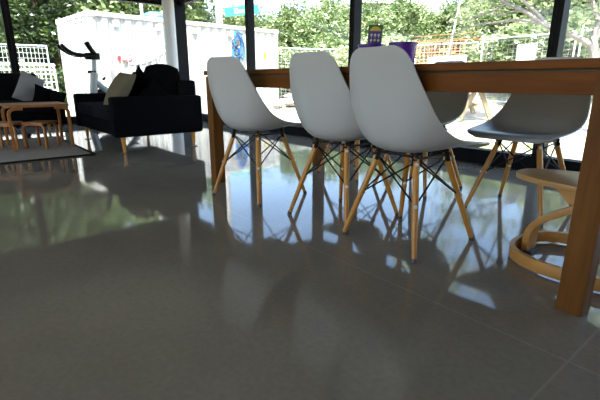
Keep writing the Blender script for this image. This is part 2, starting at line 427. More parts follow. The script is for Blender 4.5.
# ------------------------------------------------------------------ bentwood stool with hoop base
t = thing('bentwood_stool', 'low plywood stool with bent leg and oval hoop base under the table', 'stool', (-.47, 1.775, 0), 0)
bm = bmesh.new()   # hoop base: tall thin strip bent into a racetrack
hp = []
for k in range(56):
    a = 2 * math.pi * k / 56; ex = 2 / 2.6
    c, s = math.cos(a), math.sin(a)
    hp.append((.24 * abs(c) ** ex * (1 if c > 0 else -1), .208 * abs(s) ** ex * (1 if s > 0 else -1), .030))
sweep(bm, hp, rect(.020, .046), closed=True); finish('base_hoop', bm, M['ply_edge'], t, True, .003, 50)
bm = bmesh.new()
sweep(bm, smooth_path([(-.205, .01, .006), (-.206, .01, .05), (-.198, .01, .10), (-.165, .01, .145), (-.105, .01, .185), (-.03, .01, .232), (.05, .01, .277), (.10, .01, .296)], 5), rect(.026, .085), up=Vector((0, 1, 0)))
# profile axes: side lies in the xz plane, up is along y
finish('bent_leg', bm, M['ply_edge'], t, True, .003, 50)
bm = bmesh.new()
box(bm, -.225, -.175, -.034, .054, .0, .010); finish('base_plate', bm, M['rubber'], t, False, .002)
bm = bmesh.new()
ps = []
for k in range(48):
    a = 2 * math.pi * k / 48; c, s = math.cos(a), math.sin(a); ex = 2 / 2.7
    x = .25 * abs(c) ** ex * (1 if c > 0 else -1); w = .150 * (1 + .25 * (x / .25))
    ps.append((x - .03, w * abs(s) ** ex * (1 if s > 0 else -1)))
lo = [bm.verts.new((x, y, .308)) for x, y in ps]; hi = [bm.verts.new((x, y, .330)) for x, y in ps]
bm.faces.new(lo[::-1]); bm.faces.new(hi)
for i in range(48): bm.faces.new((lo[i], lo[(i + 1) % 48], hi[(i + 1) % 48], hi[i]))
seat = finish('stool_seat', bm, M['ply'], t, True, .004, 50)
for (hx, hy) in ((-.04, .03), (-.045, .0), (.06, -.01), (.055, -.045)):
    bm = bmesh.new(); lathe(bm, [(.014, .3290), (.014, .3312)], 14, hx, hy); finish('seat_hole', bm, M['rubber'], seat, True)
bm = bmesh.new()   # trapezoid block under the seat
v = [(-.12, .308), (.12, .308), (.12, .250), (.02, .232), (-.06, .250)]
a = [bm.verts.new((x, -.085, z)) for x, z in v]; b = [bm.verts.new((x, .055, z)) for x, z in v]
bm.faces.new(a); bm.faces.new(b[::-1])
for i in range(5): bm.faces.new((a[i], b[i], b[(i + 1) % 5], a[(i + 1) % 5]))
finish('seat_block', bm, M['ply_edge'], t, False, .003)

# ------------------------------------------------------------------ purple tubs on the table
def tub(x, y, label, seed):
    t = thing('planter_tub', label, 'tub', (x, y, .736), R(4))
    bm = bmesh.new()
    lathe(bm, [(0.0607, 0.0), (0.0644, 0.004), (0.0773, 0.138), (0.0819, 0.14), (0.0828, 0.15), (0.0800, 0.152), (0.0764, 0.151), (0.0745, 0.142), (0.0626, 0.012), (.001, .010)], 40)
    finish('tub_body', bm, M['purple'], t, True)
    bm = bmesh.new(); lathe(bm, [(.001, .118), (.071, .118), (.071, .122), (.001, .126)], 24, caps=False); finish('soil', bm, M['soil'], t, True)
    rnd = random.Random(seed); bm = bmesh.new()
    for k in range(5):
        a = rnd.uniform(0, 6.28); r = rnd.uniform(.02, .06); bx, by = r * math.cos(a), r * math.sin(a); h = rnd.uniform(.15, .185)
        tube(bm, [(bx, by, .12), (bx * 1.05, by * 1.05, h)], .0012, 5)
        for q in range(4):
            b_ = rnd.uniform(0, 6.28); l = rnd.uniform(.010, .018); d = Vector((math.cos(b_), math.sin(b_), .4)) * l; s = Vector((-math.sin(b_), math.cos(b_), 0)) * l * .4
            p = Vector((bx * 1.05, by * 1.05, h - .012 * q * .5))
            vs = [bm.verts.new(v_) for v_ in (p, p + d * .5 + s, p + d, p + d * .5 - s)]; bm.faces.new(vs)
    finish('seedlings', bm, M['seedling'], t)
    return t
tub(-1.648, 2.13, 'purple tub on the dining table, the right one without a card', 1)
tb = tub(-1.865, 2.10, 'purple tub on the dining table, the left one with a printed card', 2)
t = thing('seed_card', 'purple and green printed card standing in the left purple tub', 'card', (-1.862, 2.12, .862), R(38))
t.rotation_euler = (R(-4), R(3), R(38))
boxo('card_face', (-.042, .042, -.001, .001, 0, .142), M['card_green'], t)
boxo('card_panel', (-.036, .036, -.0022, -.0011, .004, .112), M['card_purple'], t)
bm = bmesh.new()
arc = [(-.034, .106)] + [(.034 * math.cos(math.pi - math.pi * k / 10), .106 + .026 * math.sin(math.pi * k / 10)) for k in range(11)]
a = [bm.verts.new((x, -.0034, z)) for x, z in arc[1:]]; b = [bm.verts.new((x, -.0023, z)) for x, z in arc[1:]]
bm.faces.new(a); bm.faces.new(b[::-1])
for i in range(len(a)): bm.faces.new((a[i], b[i], b[(i + 1) % len(a)], a[(i + 1) % len(a)]))
finish('card_arch', bm, M['card_yellow'], t)
bm = bmesh.new()
for rr in (.083, .052):
    for cc in (-.022, 0, .022):
        tube(bm, [(cc, -.0023, rr), (cc, -.0036, rr)], .0075, 8)
        sweep(bm, [(cc, -.003, rr - .004), (cc, -.003, rr - .017)], rect(.003, .0015), up=Vector((0, 1, 0)))
finish('card_flowers', bm, M['card_pale'], t)

# ------------------------------------------------------------------ sofas
def cushion(name, w, h, th, mat, pinch=.10, seed=0, lab=None, cat='cushion', group=None):
    n = 20; bm = bmesh.new(); rnd = random.Random(seed)
    def pt(i, j, s):
        u, v = -1 + 2 * i / n, -1 + 2 * j / n
        x = u * (1 - pinch * (1 - v * v)) * w / 2; y = v * (1 - pinch * (1 - u * u)) * h / 2
        k = max(0, (1 - u ** 2) * (1 - v ** 2)) ** .42
        z = s * k * th / 2 * (1 + .12 * noise.noise(Vector((u * 1.7 + seed, v * 1.7, s))))
        return (x, z, y + h / 2)
    f = [[bm.verts.new(pt(i, j, 1)) for j in range(n + 1)] for i in range(n + 1)]
    b = [[f[i][j] if i in (0, n) or j in (0, n) else bm.verts.new(pt(i, j, -1)) for j in range(n + 1)] for i in range(n + 1)]
    for i in range(n):
        for j in range(n):
            bm.faces.new((f[i][j], f[i + 1][j], f[i + 1][j + 1], f[i][j + 1]))
            bm.faces.new((b[i][j], b[i][j + 1], b[i + 1][j + 1], b[i + 1][j]))
    o = finish(name, bm, mat, None, True)
    bmp = bmesh.new()
    loop = [(f[i][0]) for i in range(0)]
    if lab: tag(o, lab, cat, group)
    return o
def sofa(label, loc, rz, L, D, arm_t=.13, arm_h=.53, back_h=.68):
    """front faces -y, x runs along the sofa, origin at the centre of the footprint"""
    t = thing('sofa', label, 'sofa', loc, rz)
    hx, hy = L / 2, D / 2
    boxo('base', (-hx + arm_t, hx - arm_t, -hy + .02, hy, .165, .30), M['sofa'], t, .012, True)
    for s in (-1, 1):
        x = -hx if s < 0 else hx - arm_t
        boxo('arm', (x, x + arm_t, -hy, hy, .155, arm_h), M['sofa'], t, .03, True)
    boxo('backrest', (-hx + arm_t + .004, hx - arm_t - .004, hy - .17, hy + .01, .30, back_h), M['sofa'], t, .035, True)
    wi = (L - 2 * arm_t) / 2
    for s in (0, 1):
        xa = -hx + arm_t + s * wi
        boxo('seat_cushion', (xa + .004, xa + wi - .004, -hy + .0, hy - .175, .302, .435), M['sofa_seat'], t, .03, True)
    for sx in (-1, 1):
        for sy in (-1, 1):
            x, y = sx * (hx - .07), sy * (hy - .09)
            bm = bmesh.new(); lathe(bm, [(.013, .006), (.024, .156)], 16, x, y); lg = finish('leg', bm, M['leg_wood'], t, True)
            bm = bmesh.new(); lathe(bm, [(.036, 0), (.036, .006)], 18, x, y); finish('floor_pad', bm, M['rubber'], lg, True)
    return t
sofa('black two-seat sofa near the white column, side arm towards the camera', (-4.885, 1.65, 0), 0, 1.47, .90)
sofa('black sofa behind the small bentwood table, cut by the left edge', (-6.40, .22, 0), R(90), 1.90, .92, back_h=.765)

def place(o, loc, rot): o.location = loc; o.rotation_euler = tuple(R(a) for a in rot)
# on the sofa by the column (seat top z .435)
place(cushion('cushion', .30, .38, .15, M['taupe_cushion'], .06, seed=1, lab='taupe linen cushion leaning at the front of the sofa by the column'), (-4.50, 1.29, .43), (-33, 4, 10))
place(cushion('cushion', .41, .41, .13, M['black_cushion'], .2, seed=2, lab='black cushion with a tall pointed corner, behind the taupe cushion'), (-4.66, 1.52, .40), (-14, 40, 50))
place(cushion('cushion', .33, .33, .12, M['black_cushion'], .16, seed=3, lab='smaller black cushion leaning in front of the pointed one'), (-4.44, 1.60, .375), (-10, 42, 60))
place(cushion('cushion', .34, .37, .20, M['black_cushion'], -.22, seed=4, lab='big rounded black cushion at the back corner of the sofa by the column'), (-4.50, 1.80, .435), (-6, 4, 48))
place(cushion('cushion', .40, .36, .13, M['olive_cushion'], .05, seed=5, lab='dark olive cushion mostly hidden behind the black cushions'), (-4.98, 1.72, .43), (-18, 0, 14))
# on the left sofa
place(cushion('cushion', .27, .37, .13, M['grey_cushion'], .05, seed=6, lab='light grey linen cushion on the left sofa'), (-6.20, .785, .42), (-14, 28, 94))
place(cushion('cushion', .36, .26, .13, M['black_cushion'], .08, seed=7, lab='black cushion on the left sofa, right of the grey cushion'), (-6.06, 1.00, .34), (-14, 20, 92))

# ------------------------------------------------------------------ rug, nesting table and small stools
t = thing('rug', 'flat grey rug with black edge under the small bentwood table', 'rug', (-5.15, -.35, 0))
bm = bmesh.new(); box(bm, -.82, .82, -1.37, 1.37, .0, .012); finish('rug_pile', bm, M['rug'], t, False, .002)
bm = bmesh.new()
box(bm, .82, .85, -1.40, 1.40, 0, .013); box(bm, -.85, -.82, -1.40, 1.40, 0, .013); box(bm, -.82, .82, 1.37, 1.40, 0, .013); box(bm, -.82, .82, -1.40, -1.37, 0, .013)
finish('rug_binding', bm, M['rug_edge'], t)
RZ = .0135
def bent_leg_path(dx, dy, H, r, inset):
    """from under the top (towards the centre) outwards, then a quarter bend down to the floor"""
    d = Vector((dx, dy, 0)).normalized(); P = Vector((dx, dy, 0)); top = H
    pts = [P - d * inset + Vector((0, 0, top)), P - d * r + Vector((0, 0, top))]
    for k in range(1, 7):
        a = math.pi / 2 * k / 6
        pts.append(P - d * r + d * (r * math.sin(a)) + Vector((0, 0, top - r + r * math.cos(a))))
    pts += [P + Vector((0, 0, top * .5)), P.copy()]
    return pts, d
def bent_table(name, label, cat, loc, rz, w, d, H, tt, lw, lt, group=None, rnd_corner=.03):
    t = thing(name, label, cat, loc, rz, group)
    bm = bmesh.new(); box(bm, -w / 2, w / 2, -d / 2, d / 2, H - tt, H)
    es = [e for e in bm.edges if abs(e.verts[0].co.z - e.verts[1].co.z) > .001]
    bmesh.ops.bevel(bm, geom=es, offset=rnd_corner, segments=6, affect='EDGES', profile=.5)
    finish('top_board', bm, M['nest_wood'], t, True)
    for sx in (-1, 1):
        for sy in (-1, 1):
            # legs stand at the ends of the long side, bend inwards along x
            P = (sx * (w / 2 - .012), sy * (d / 2 - lw / 2 - .012))
            pts, _ = bent_leg_path(sx * 1.0, 0, H - tt - lt / 2, .055 if H > .35 else .04, .12)
            off = Vector((P[0] - sx, P[1], 0))
            bm = bmesh.new(); sweep(bm, [p + off for p in pts], rect(lt, lw), up=Vector((0, 1, 0)))
            finish('leg', bm, M['nest_wood'], t, True, .004, 50)
    return t
bent_table('nesting_table', 'small bentwood table on the grey rug, in front of the left sofa', 'table', (-5.20, .74, RZ), R(90), .54, .56, .435, .024, .045, .026)
g = 'small bentwood stools under the table on the rug'
bent_table('low_stool', 'small bentwood stool under the rug table, the right one', 'stool', (-5.065, .745, RZ), R(45), .24, .24, .262, .018, .030, .018, g)
bent_table('low_stool', 'small bentwood stool under the rug table, the left one', 'stool', (-5.19, .47, RZ), R(62), .24, .24, .262, .018, .030, .018, g)

# ------------------------------------------------------------------ exercise bike
t = thing('exercise_bike', 'silver exercise bike with black handlebars behind the sofas', 'exercise bike', (-6.74, 1.75, 0), R(-90))
# local +x points along the bike from front (handlebars) to rear (saddle) -> world -y ; so local +x is world -y
t.rotation_euler = (0, 0, 0)
def P3(y, z, x=0): return (x, y, z)
bm = bmesh.new(); tube(bm, [P3(-.10, .035, -.24), P3(-.10, .035, .24)], .028, 12); tube(bm, [P3(.62, .035, -.24), P3(.62, .035, .24)], .028, 12)
finish('floor_bar', bm, M['black_metal'], t, True)
bm = bmesh.new()
tube(bm, [P3(-.10, .05), P3(-.02, .55), P3(.01, .78)], .050, 14)
tube(bm, [P3(.0, .66), P3(.30, .40), P3(.58, .12)], .042, 12); tube(bm, [P3(-.1, .05), P3(.62, .05)], .026, 12)
tube(bm, [P3(.36, .34), P3(.50, .62)], .026, 12)
finish('bike_frame', bm, M['bike_grey'], t, True)
bm = bmesh.new(); tube(bm, [P3(.01, .74), P3(.035, 1.0)], .030, 14); finish('handlebar_stem', bm, M['bike_grey'], t, True)
bm = bmesh.new(); tube(bm, [P3(.01, .795, -.045), P3(.01, .795, .06)], .014, 10); tube(bm, [P3(-.07, .79), P3(.0, .79)], .020, 10); finish('adjuster_knob', bm, M['black_metal'], t, True)
bm = bmesh.new(); tube(bm, [P3(.12, .68), P3(.15, .72)], .016, 10); finish('tension_knob', bm, M['black_metal'], t, True)
boxo('console', (-.06, .06, -.08, .10, .955, 1.045), M['black_metal'], t, .012, True)
bm = bmesh.new()
for s in (-1, 1):
    tube(bm, smooth_path([(s * .06, .03, 1.005), (s * .085, -.12, 1.01), (s * .09, -.25, 1.03), (s * .10, -.33, 1.08), (s * .11, -.385, 1.135)], 5), .022, 10)
tube(bm, [(-.08, -.02, 1.005), (.08, -.02, 1.005)], .02, 10)
tube(bm, smooth_path([(-.09, -.10, 1.005), (-.09, -.20, 1.01), (.09, -.20, 1.01), (.09, -.10, 1.005)], 4), .024, 10)
finish('handlebar', bm, M['black_metal'], t, True)
bm = bmesh.new(); tube(bm, smooth_path([(.05, .03, 1.03), (.10, -.03, 1.10), (.14, -.075, 1.165)], 4), .034, 12, None); finish('grip', bm, M['black_metal'], t, True)
bm = bmesh.new(); lathe(bm, [(.02, -.018), (.22, -.018), (.235, 0), (.22, .018), (.02, .018)], 32)
bmesh.ops.rotate(bm, verts=bm.verts, cent=(0, 0, 0), matrix=Matrix.Rotation(R(90), 3, 'Y')); bmesh.ops.translate(bm, verts=bm.verts, vec=(0, .12, .33)); finish('flywheel', bm, M['black_metal'], t, True)
bm = bmesh.new(); tube(bm, [P3(.49, .60), P3(.52, .68)], .02, 10); finish('seat_post', bm, M['bike_grey'], t, True)
bm = bmesh.new(); box(bm, -.09, .09, .44, .66, .68, .73); finish('saddle', bm, M['black_metal'], t, True, .03)
bm = bmesh.new()
for s in (-1, 1): tube(bm, [(s * .05, .33, .30), (s * .07, .33 + s * .12, .26)], .012, 8); box(bm, min(s * .07, s * .15), max(s * .07, s * .15), .30 + s * .12, .38 + s * .12, .245, .268)
finish('pedal_crank', bm, M['black_metal'], t)

# ================================================================== OUTSIDE
GZ = -.32
def rise(x, y):
    t_ = max(0, min(1, (y - 9.2) / 5.0)); return .95 * t_ * t_ * (3 - 2 * t_) if x > -60 else 0
def yard():
    bm = bmesh.new(); n = 120
    vs = {}
    for i in range(n + 1):
        for j in range(n + 1):
            x = -60 + 80 * i / n; y = -25 + 70 * j / n
            vs[i, j] = bm.verts.new((x, y, GZ + rise(x, y)))
    for i in range(n):
        for j in range(n): bm.faces.new((vs[i, j], vs[i + 1, j], vs[i + 1, j + 1], vs[i, j + 1]))
    o = finish('ground', bm, M['ground']); return struct(o)
yard()
def hill_h(x, y):
    # distance beyond a bent line: trees start left at x<-20, right at y>18
    d1 = (-19.5 - x); d2 = (y - 17.5) * .9
    hl = max(0, d1) * .38; hr = max(0, d2) * .16
    d3 = (-x * .77 + y * .64) - 21.5
    hc = max(0, d3) * .13
    w = 1 / (1 + math.exp((y - 7.0) * .6))         # left slope is steeper
    return min(9, hl * w + max(hc, hr) * (1 - w))
def hillside():
    bm = bmesh.new(); n = 80; vs = {}
    for i in range(n + 1):
        for j in range(n + 1):
            x = -60 + 70 * i / n; y = -25 + 75 * j / n
            h = hill_h(x, y); vs[i, j] = bm.verts.new((x, y, GZ - .05 + rise(x, y) + h + (.25 * noise.noise(Vector((x * .4, y * .4, 0))) if h > .3 else 0)))
    for i in range(n):
        for j in range(n): bm.faces.new((vs[i, j], vs[i + 1, j], vs[i + 1, j + 1], vs[i, j + 1]))
    o = finish('hillside', bm, M['hill'], None, True); return struct(o)
hillside()

# ---- shipping container
t = thing('shipping_container', 'white corrugated shipping container in the yard beyond the glass corner', 'container', (-11.75, 3.07, GZ), R(4.54))
# local: +y along the long side, -x along the end; near corner at the origin
L, W_, H = 6.06, 2.44, 2.6
def corrugated(bm, ax, length, x_off, z0, z1, pitch=.28, depth=.036, sgn=1):
    n = int(length / pitch); p = length / n; pts = []
    for k in range(n):
        s = k * p; pts += [(s, 0), (s + p * .28, 0), (s + p * .44, -depth), (s + p * .72, -depth), (s + p * .88, 0)]
    pts.append((length, 0))
    f = lambda a, b, z: ((x_off + sgn * b, a, z) if ax == 'y' else (-a, x_off + sgn * b, z))
    lo = [bm.verts.new(f(a, b, z0)) for a, b in pts]; hi = [bm.verts.new(f(a, b, z1)) for a, b in pts]
    for i in range(len(pts) - 1): bm.faces.new((lo[i], lo[i + 1], hi[i + 1], hi[i]))
bm = bmesh.new(); corrugated(bm, 'y', L - .2, 0, .15, H - .1); 
for v in bm.verts: v.co.y += .1; v.co.x -= .02
finish('side_panel', bm, M['container'], t)
bm = bmesh.new(); corrugated(bm, 'y', L - .2, -W_, .15, H - .1, sgn=-1)
for v in bm.verts: v.co.y += .1; v.co.x += .02
finish('side_panel', bm, M['container'], t)
bm = bmesh.new(); corrugated(bm, 'x', W_ - .2, L, .15, H - .1, sgn=1)
for v in bm.verts: v.co.x -= .1; v.co.y -= .02
finish('end_panel', bm, M['container'], t)
boxo('roof_panel', (-W_ + .05, -.05, .05, L - .05, H - .06, H - .03), M['container'], t)
bm = bmesh.new()
for x in (-W_, -.12):
    for y in (0, L - .12): box(bm, x, x + .12, y, y + .12, 0, H)
for x in (-W_, -.08): box(bm, x, x + .08, .12, L - .12, 0, .15)
for y in (0, L - .08): box(bm, -W_ + .12, -.12, y, y + .08, 0, .15)
finish('corner_frame', bm, M['container'], t, False, .008)
bm = bmesh.new()
for x in (-W_ - .004, -.076): box(bm, x, x + .08, .12, L - .12, H - .10, H)
for y in (-.004, L - .076): box(bm, -W_ + .12, -.12, y, y + .08, H - .10, H)
for x in (-W_ - .012, -.172):
    for y in (-.012, L - .168): box(bm, x, x + .184, y, y + .18, H - .12, H + .012)
finish('top_rail', bm, M['container_trim'], t, False, .006)
for k in (0, 1):
    xa = -W_ + .13 if k == 0 else -W_ / 2 + .005
    d = boxo('container_door', (xa, xa + W_ / 2 - .135, .01, .05, .16, H - .11), M['container'], t, .004)
    bm = bmesh.new()
    for q in (.3, .75): tube(bm, [(xa + q, -.012, .12), (xa + q, -.012, H - .1)], .017, 8)
    for q in (.3, .75):
        for z in (.3, 1.2, H - .2): box(bm, xa + q - .05, xa + q + .05, -.03, .012, z, z + .05)
    finish('lock_bar', bm, M['galv'], d)
for yy in (.58, 1.72, 2.82, 4.02):
    boxo('vent_cover', (-.012, .03, yy, yy + .13, 2.28, 2.42), M['container_trim'], t, .006)
pl = boxo('warning_label', (-.018, .012, .62, .98, 1.47, 1.62), M['red'], t)
boxo('label_panel', (.0125, .016, .71, .96, 1.50, 1.59), M['white_plastic'], pl)
bm = bmesh.new()
for k in range(6): box(bm, .0165, .019, .725 + k * .038, .745 + k * .038, 1.525, 1.565)
finish('label_print', bm, M['red'], pl)
# faded swoosh emblem
bm = bmesh.new(); up_, lo_ = [], []
for k in range(17):
    u = k / 16; y = .9 + 1.1 * u; zc = 1.42 + .38 * u ** 1.5; th = .07 * math.sin(math.pi * min(1, u * .95 + .05)) + .008
    up_.append((y, zc + th)); lo_.append((y, zc - th))
for x, rev in ((.006, 0), (-.03, 1)):
    pass
va = [bm.verts.new((.006, y, z)) for y, z in up_]; vb = [bm.verts.new((.006, y, z)) for y, z in lo_]
vc = [bm.verts.new((-.03, y, z)) for y, z in up_]; vd = [bm.verts.new((-.03, y, z)) for y, z in lo_]
for i in range(16):
    bm.faces.new((va[i], vb[i], vb[i + 1], va[i + 1])); bm.faces.new((va[i], va[i + 1], vc[i + 1], vc[i])); bm.faces.new((vb[i], vd[i], vd[i + 1], vb[i + 1]))
finish('faded_emblem', bm, M['blue_grey'], t)
# graffiti tag: blue strokes with black letters over them
def strokes(name, ss, r, mat, x):
    bm = bmesh.new()
    for s in ss:
        pts = smooth_path([(x, a, b) for a, b in s], 4); sweep(bm, pts, rect(.012, r), up=Vector((1, 0, 0)))
    return finish(name, bm, mat, t)
gy, gz = 4.15, 1.66
blue = [[(0, 0), (.10, .45), (.26, .62)], [(.05, .25), (.35, .12)], [(.25, .7), (.38, .45), (.30, .2)], [(.12, .62), (.2, .78), (.42, .70)], [(.05, .02), (.28, .06), (.42, -.04)], [(.38, .62), (.48, .3), (.44, .0)], [(.2, .0), (.3, .14), (.22, .3)]]
strokes('graffiti_paint', [[(gy + a, gz + b) for a, b in s] for s in blue], .07, M['graf_blue'], .014)
blk = [[(.0, .46), (.07, .54), (.14, .46), (.07, .38), (.0, .46)], [(.02, .30), (.09, .36), (.15, .28), (.08, .2), (.02, .30)], [(.2, .52), (.32, .52), (.32, .38), (.2, .38), (.2, .26), (.34, .24)], [(.36, .5), (.44, .42), (.38, .34)], [(.12, .12), (.26, .0), (.4, .12)], [(.26, .16), (.26, -.08)]]
strokes('graffiti_letters', [[(gy + a, gz + b) for a, b in s] for s in blk], .035, M['graf_black'], .026)
boxo('yellow_tag', (-.01, .012, 5.43, 5.50, 1.68, 1.86), M['yellow'], t)

# ---- temporary site fences
def mesh_panel(name, p0, p1, z0, z1, label, group, sx=.15, sz=.10, wire=.004, post=.022, mat=None, posts=True, rails=(0., 1.)):
    p0 = Vector((*p0, 0)); p1 = Vector((*p1, 0)); Lh = (p1 - p0).length; mat = mat or M['galv']
    ang = math.atan2((p1 - p0).y, (p1 - p0).x)
    t = thing(name, label, 'fence', (p0.x, p0.y, 0), ang, group)
    bm = bmesh.new()
    k = 0; z = z0 + .08
    while z < z1 - .03: box(bm, 0, Lh, -wire / 2, wire / 2, z - wire / 2, z + wire / 2); z += sz
    x = sx
    while x < Lh - .03: box(bm, x - wire / 2, x + wire / 2, -wire / 2 + .001, wire / 2 + .001, z0 + .04, z1 - .02); x += sx
    finish('wire_mesh', bm, mat, t)
    bm = bmesh.new()
    for fr in rails:
        zz = z0 + .05 + (z1 - z0 - .05) * fr; tube(bm, [(0, 0, zz), (Lh, 0, zz)], post, 8)
    finish('rail', bm, mat, t, True)
    if posts:
        for xx in (0, Lh):
            bm = bmesh.new(); zb = z0 if z0 > GZ + .01 else GZ; tube(bm, [(xx, 0, zb), (xx, 0, z1 + .02 + (.10 if xx == 0 else .0))], post, 8); finish('fence_post', bm, mat, t, True)
            boxo('foot_block', (xx - .12, xx + .12, -.3, .3, zb - .03, zb + .10), M['rock'], t, .02)
    return t
fg = 'temporary wire fence panels round the yard'
mesh_panel('fence_panel', (-12.4, 9.0), (-11.42, 11.6), GZ + rise(0, 10.6), 1.72, 'wire fence panel right beside the white container end', fg)
mesh_panel('fence_panel', (-11.38, 11.75), (-9.0, 11.7), GZ + rise(0, 11.7), 1.72, 'wire fence panel seen behind the purple tubs', fg)
mesh_panel('fence_panel', (-8.9, 11.66), (-6.85, 12.3), GZ + rise(0, 11.9), 1.72, 'wire fence panel behind the orange safety mesh', fg)
mesh_panel('fence_panel', (-6.3, 11.55), (-3.95, 11.27), GZ + rise(0, 11.4), 1.72, 'wire fence panel behind the rightmost window mullion', fg)
mesh_panel('fence_panel', (-3.82, 11.2), (-1.6, 10.6), GZ + rise(0, 10.9), 1.72, 'wire fence panel at the right edge, behind the pale tree', fg)
mesh_panel('fence_panel', (-16.95, -1.2), (-16.7, 3.0), GZ, 1.75, 'tall white wire fence panel left of the container', fg, sx=.11, sz=.16, wire=.010, post=.024, rails=(0., .35, .7, 1.))
# lower crowd barrier with rounded top corners
t = thing('crowd_barrier', 'white crowd barrier with rounded corners in front of the left fence', 'barrier', (-13.95, 2.62, GZ), R(-98))
bm = bmesh.new(); LB = 3.2; HB = 1.42
tube(bm, smooth_path([(0, 0, .1), (0, 0, HB - .22), (.06, 0, HB - .06), (.22, 0, HB), (LB - .22, 0, HB), (LB - .06, 0, HB - .06), (LB, 0, HB - .22), (LB, 0, .1)], 4), .024, 8, up=Vector((0, 1, .01)))
tube(bm, [(0, 0, .25), (LB, 0, .25)], .018, 8); tube(bm, [(0, 0, HB - .16), (LB, 0, HB - .16)], .016, 8)
finish('barrier_frame', bm, M['white_plastic'], t, True)
bm = bmesh.new()
for k in range(1, 27): tube(bm, [(k * LB / 27, 0, .25), (k * LB / 27, 0, HB - .02)], .006, 6)
for z in (.5, .72, .94, 1.14): box(bm, 0.02, LB - .02, -.010, .010, z, z + .022)
finish('barrier_bars', bm, M['white_plastic'], t)
bm = bmesh.new()
for x in (.4, LB - .4): box(bm, x - .03, x + .03, -.3, .3, 0, .06); box(bm, x - .02, x + .02, -.02, .02, .06, .25)
finish('barrier_foot', bm, M['white_plastic'], t)
mesh_panel('fence_panel', (-11.45, 3.2), (-11.55, 5.0), GZ, 1.60, 'pale wire fence panel leaning along the container side', fg, sx=.16, sz=.3, wire=.007, mat=M['white_plastic'])

# orange safety mesh
t = thing('safety_mesh', 'orange plastic safety mesh hung behind the wire fence', 'safety mesh', (-9.45, 12.75, .12), R(2))
bm = bmesh.new()
for k in range(22): z = .9 + .05 * k; box(bm, 0, 2.35, -.006, .006, z + .02 * math.sin(k * 2.1), z + .012 + .02 * math.sin(k * 2.1)) if k % 3 == 0 else None
for k in range(17): x = .02 + k * .142; box(bm, x, x + .02, -.007, .007, .62, 1.78 + .04 * math.sin(k * 1.3))
for z in (.66, 1.08, 1.42, 1.74): box(bm, 0, 2.35, -.008, .008, z, z + .035)
finish('mesh_net', bm, M['orange'], t)
for x in (0, 1.18, 2.34):
    bm = bmesh.new(); tube(bm, [(x, 0, 0), (x, 0, 1.8)], .02, 8); finish('stake', bm, M['bench'], t, True)

# white boards
def board(label, loc, rz, w, h, z):
    t = thing('white_board', label, 'board', (*loc, GZ + rise(*loc)), rz); z -= rise(*loc)
    boxo('board_face', (-w / 2, w / 2, -.015, .015, z - GZ, z - GZ + h), M['board'], t, .004)
    for s in (-1, 1): boxo('board_post', (s * (w / 2 - .06) - .025, s * (w / 2 - .06) + .025, .016, .05, 0, z - GZ + h * .9), M['bench'], t)
board('square white board on the fence, left of the rightmost mullion', (-4.84, 10.9), R(-6), .46, .44, 1.05)
board('low wide white board behind the chair across the table', (-6.95, 10.9), R(-4), 1.25, .40, .90)

# leaning thin pole, street pole, sign
t = thing('utility_pole', 'thick pale concrete pole with a teal sign behind the container', 'pole', (-17.6, 9.95, GZ))
bm = bmesh.new(); tube(bm, [(0, 0, 0), (0, 0, 9)], .15, 16, [1.1, .85]); finish('pole_shaft', bm, M['pole'], t, True)
s = thing('street_sign', 'teal street sign with white lettering fixed to the concrete pole', 'sign', (-17.35, 10.0, 3.28), R(50)); s.rotation_euler = (R(0), R(-5), R(50))
boxo('sign_plate', (.1, 1.55, -.02, .02, 0, .36), M['teal'], s, .01)
bm = bmesh.new(); x = .52
for w, h in ((.14, .20), (.09, .13), (.10, .13), (.10, .13), (.08, .18)):
    lw = .026
    box(bm, x, x + lw, -.028, -.02, .09, .09 + h); box(bm, x + w - lw, x + w, -.028, -.02, .09, .09 + h * .8)
    box(bm, x, x + w, -.029, -.02, .09 + h - lw, .09 + h); box(bm, x, x + w, -.029, -.02, .09, .09 + lw); x += w + .035
finish('sign_lettering', bm, M['white_plastic'], s)
bm = bmesh.new(); box(bm, -.02, .12, -.015, .015, .12, .16); finish('sign_bracket', bm, M['galv'], s)
bm = bmesh.new(); tube(bm, [(0, 0, 0), (.42, .0, 2.6)], .03, 8); o = finish('leaning_pole', bm, M['pole'], None, True); o.location = (-8.15, 12.6, GZ + rise(0, 12.6)); tag(o, 'thin pale pole leaning behind the orange mesh', 'pole')
bm = bmesh.new(); tube(bm, [(0, 0, 0), (0, 0, 8)], .07, 10); o = finish('slim_pole', bm, M['pole'], None, True); o.location = (-19.5, 7.3, GZ); tag(o, 'slim pale pole rising behind the container, left of the column', 'pole')
# blue tarpaulin bundle behind the container
bm = bmesh.new(); bmesh.ops.create_icosphere(bm, subdivisions=4, radius=1)
for v in bm.verts:
    k = 1 + .25 * noise.noise(v.co * 2.3); v.co = Vector((v.co.x * 1.0 * k, v.co.y * .9 * k, max(-.5, v.co.z) * .55 * k))
o = finish('tarpaulin', bm, pbr('blue_tarp', srgb(90, 150, 210), .5), None, True); o.location = (-12.9, 5.15, 2.40); o.scale = (.35, .32, .28); tag(o, 'pale blue tarpaulin bundle lying on the container roof', 'tarpaulin')

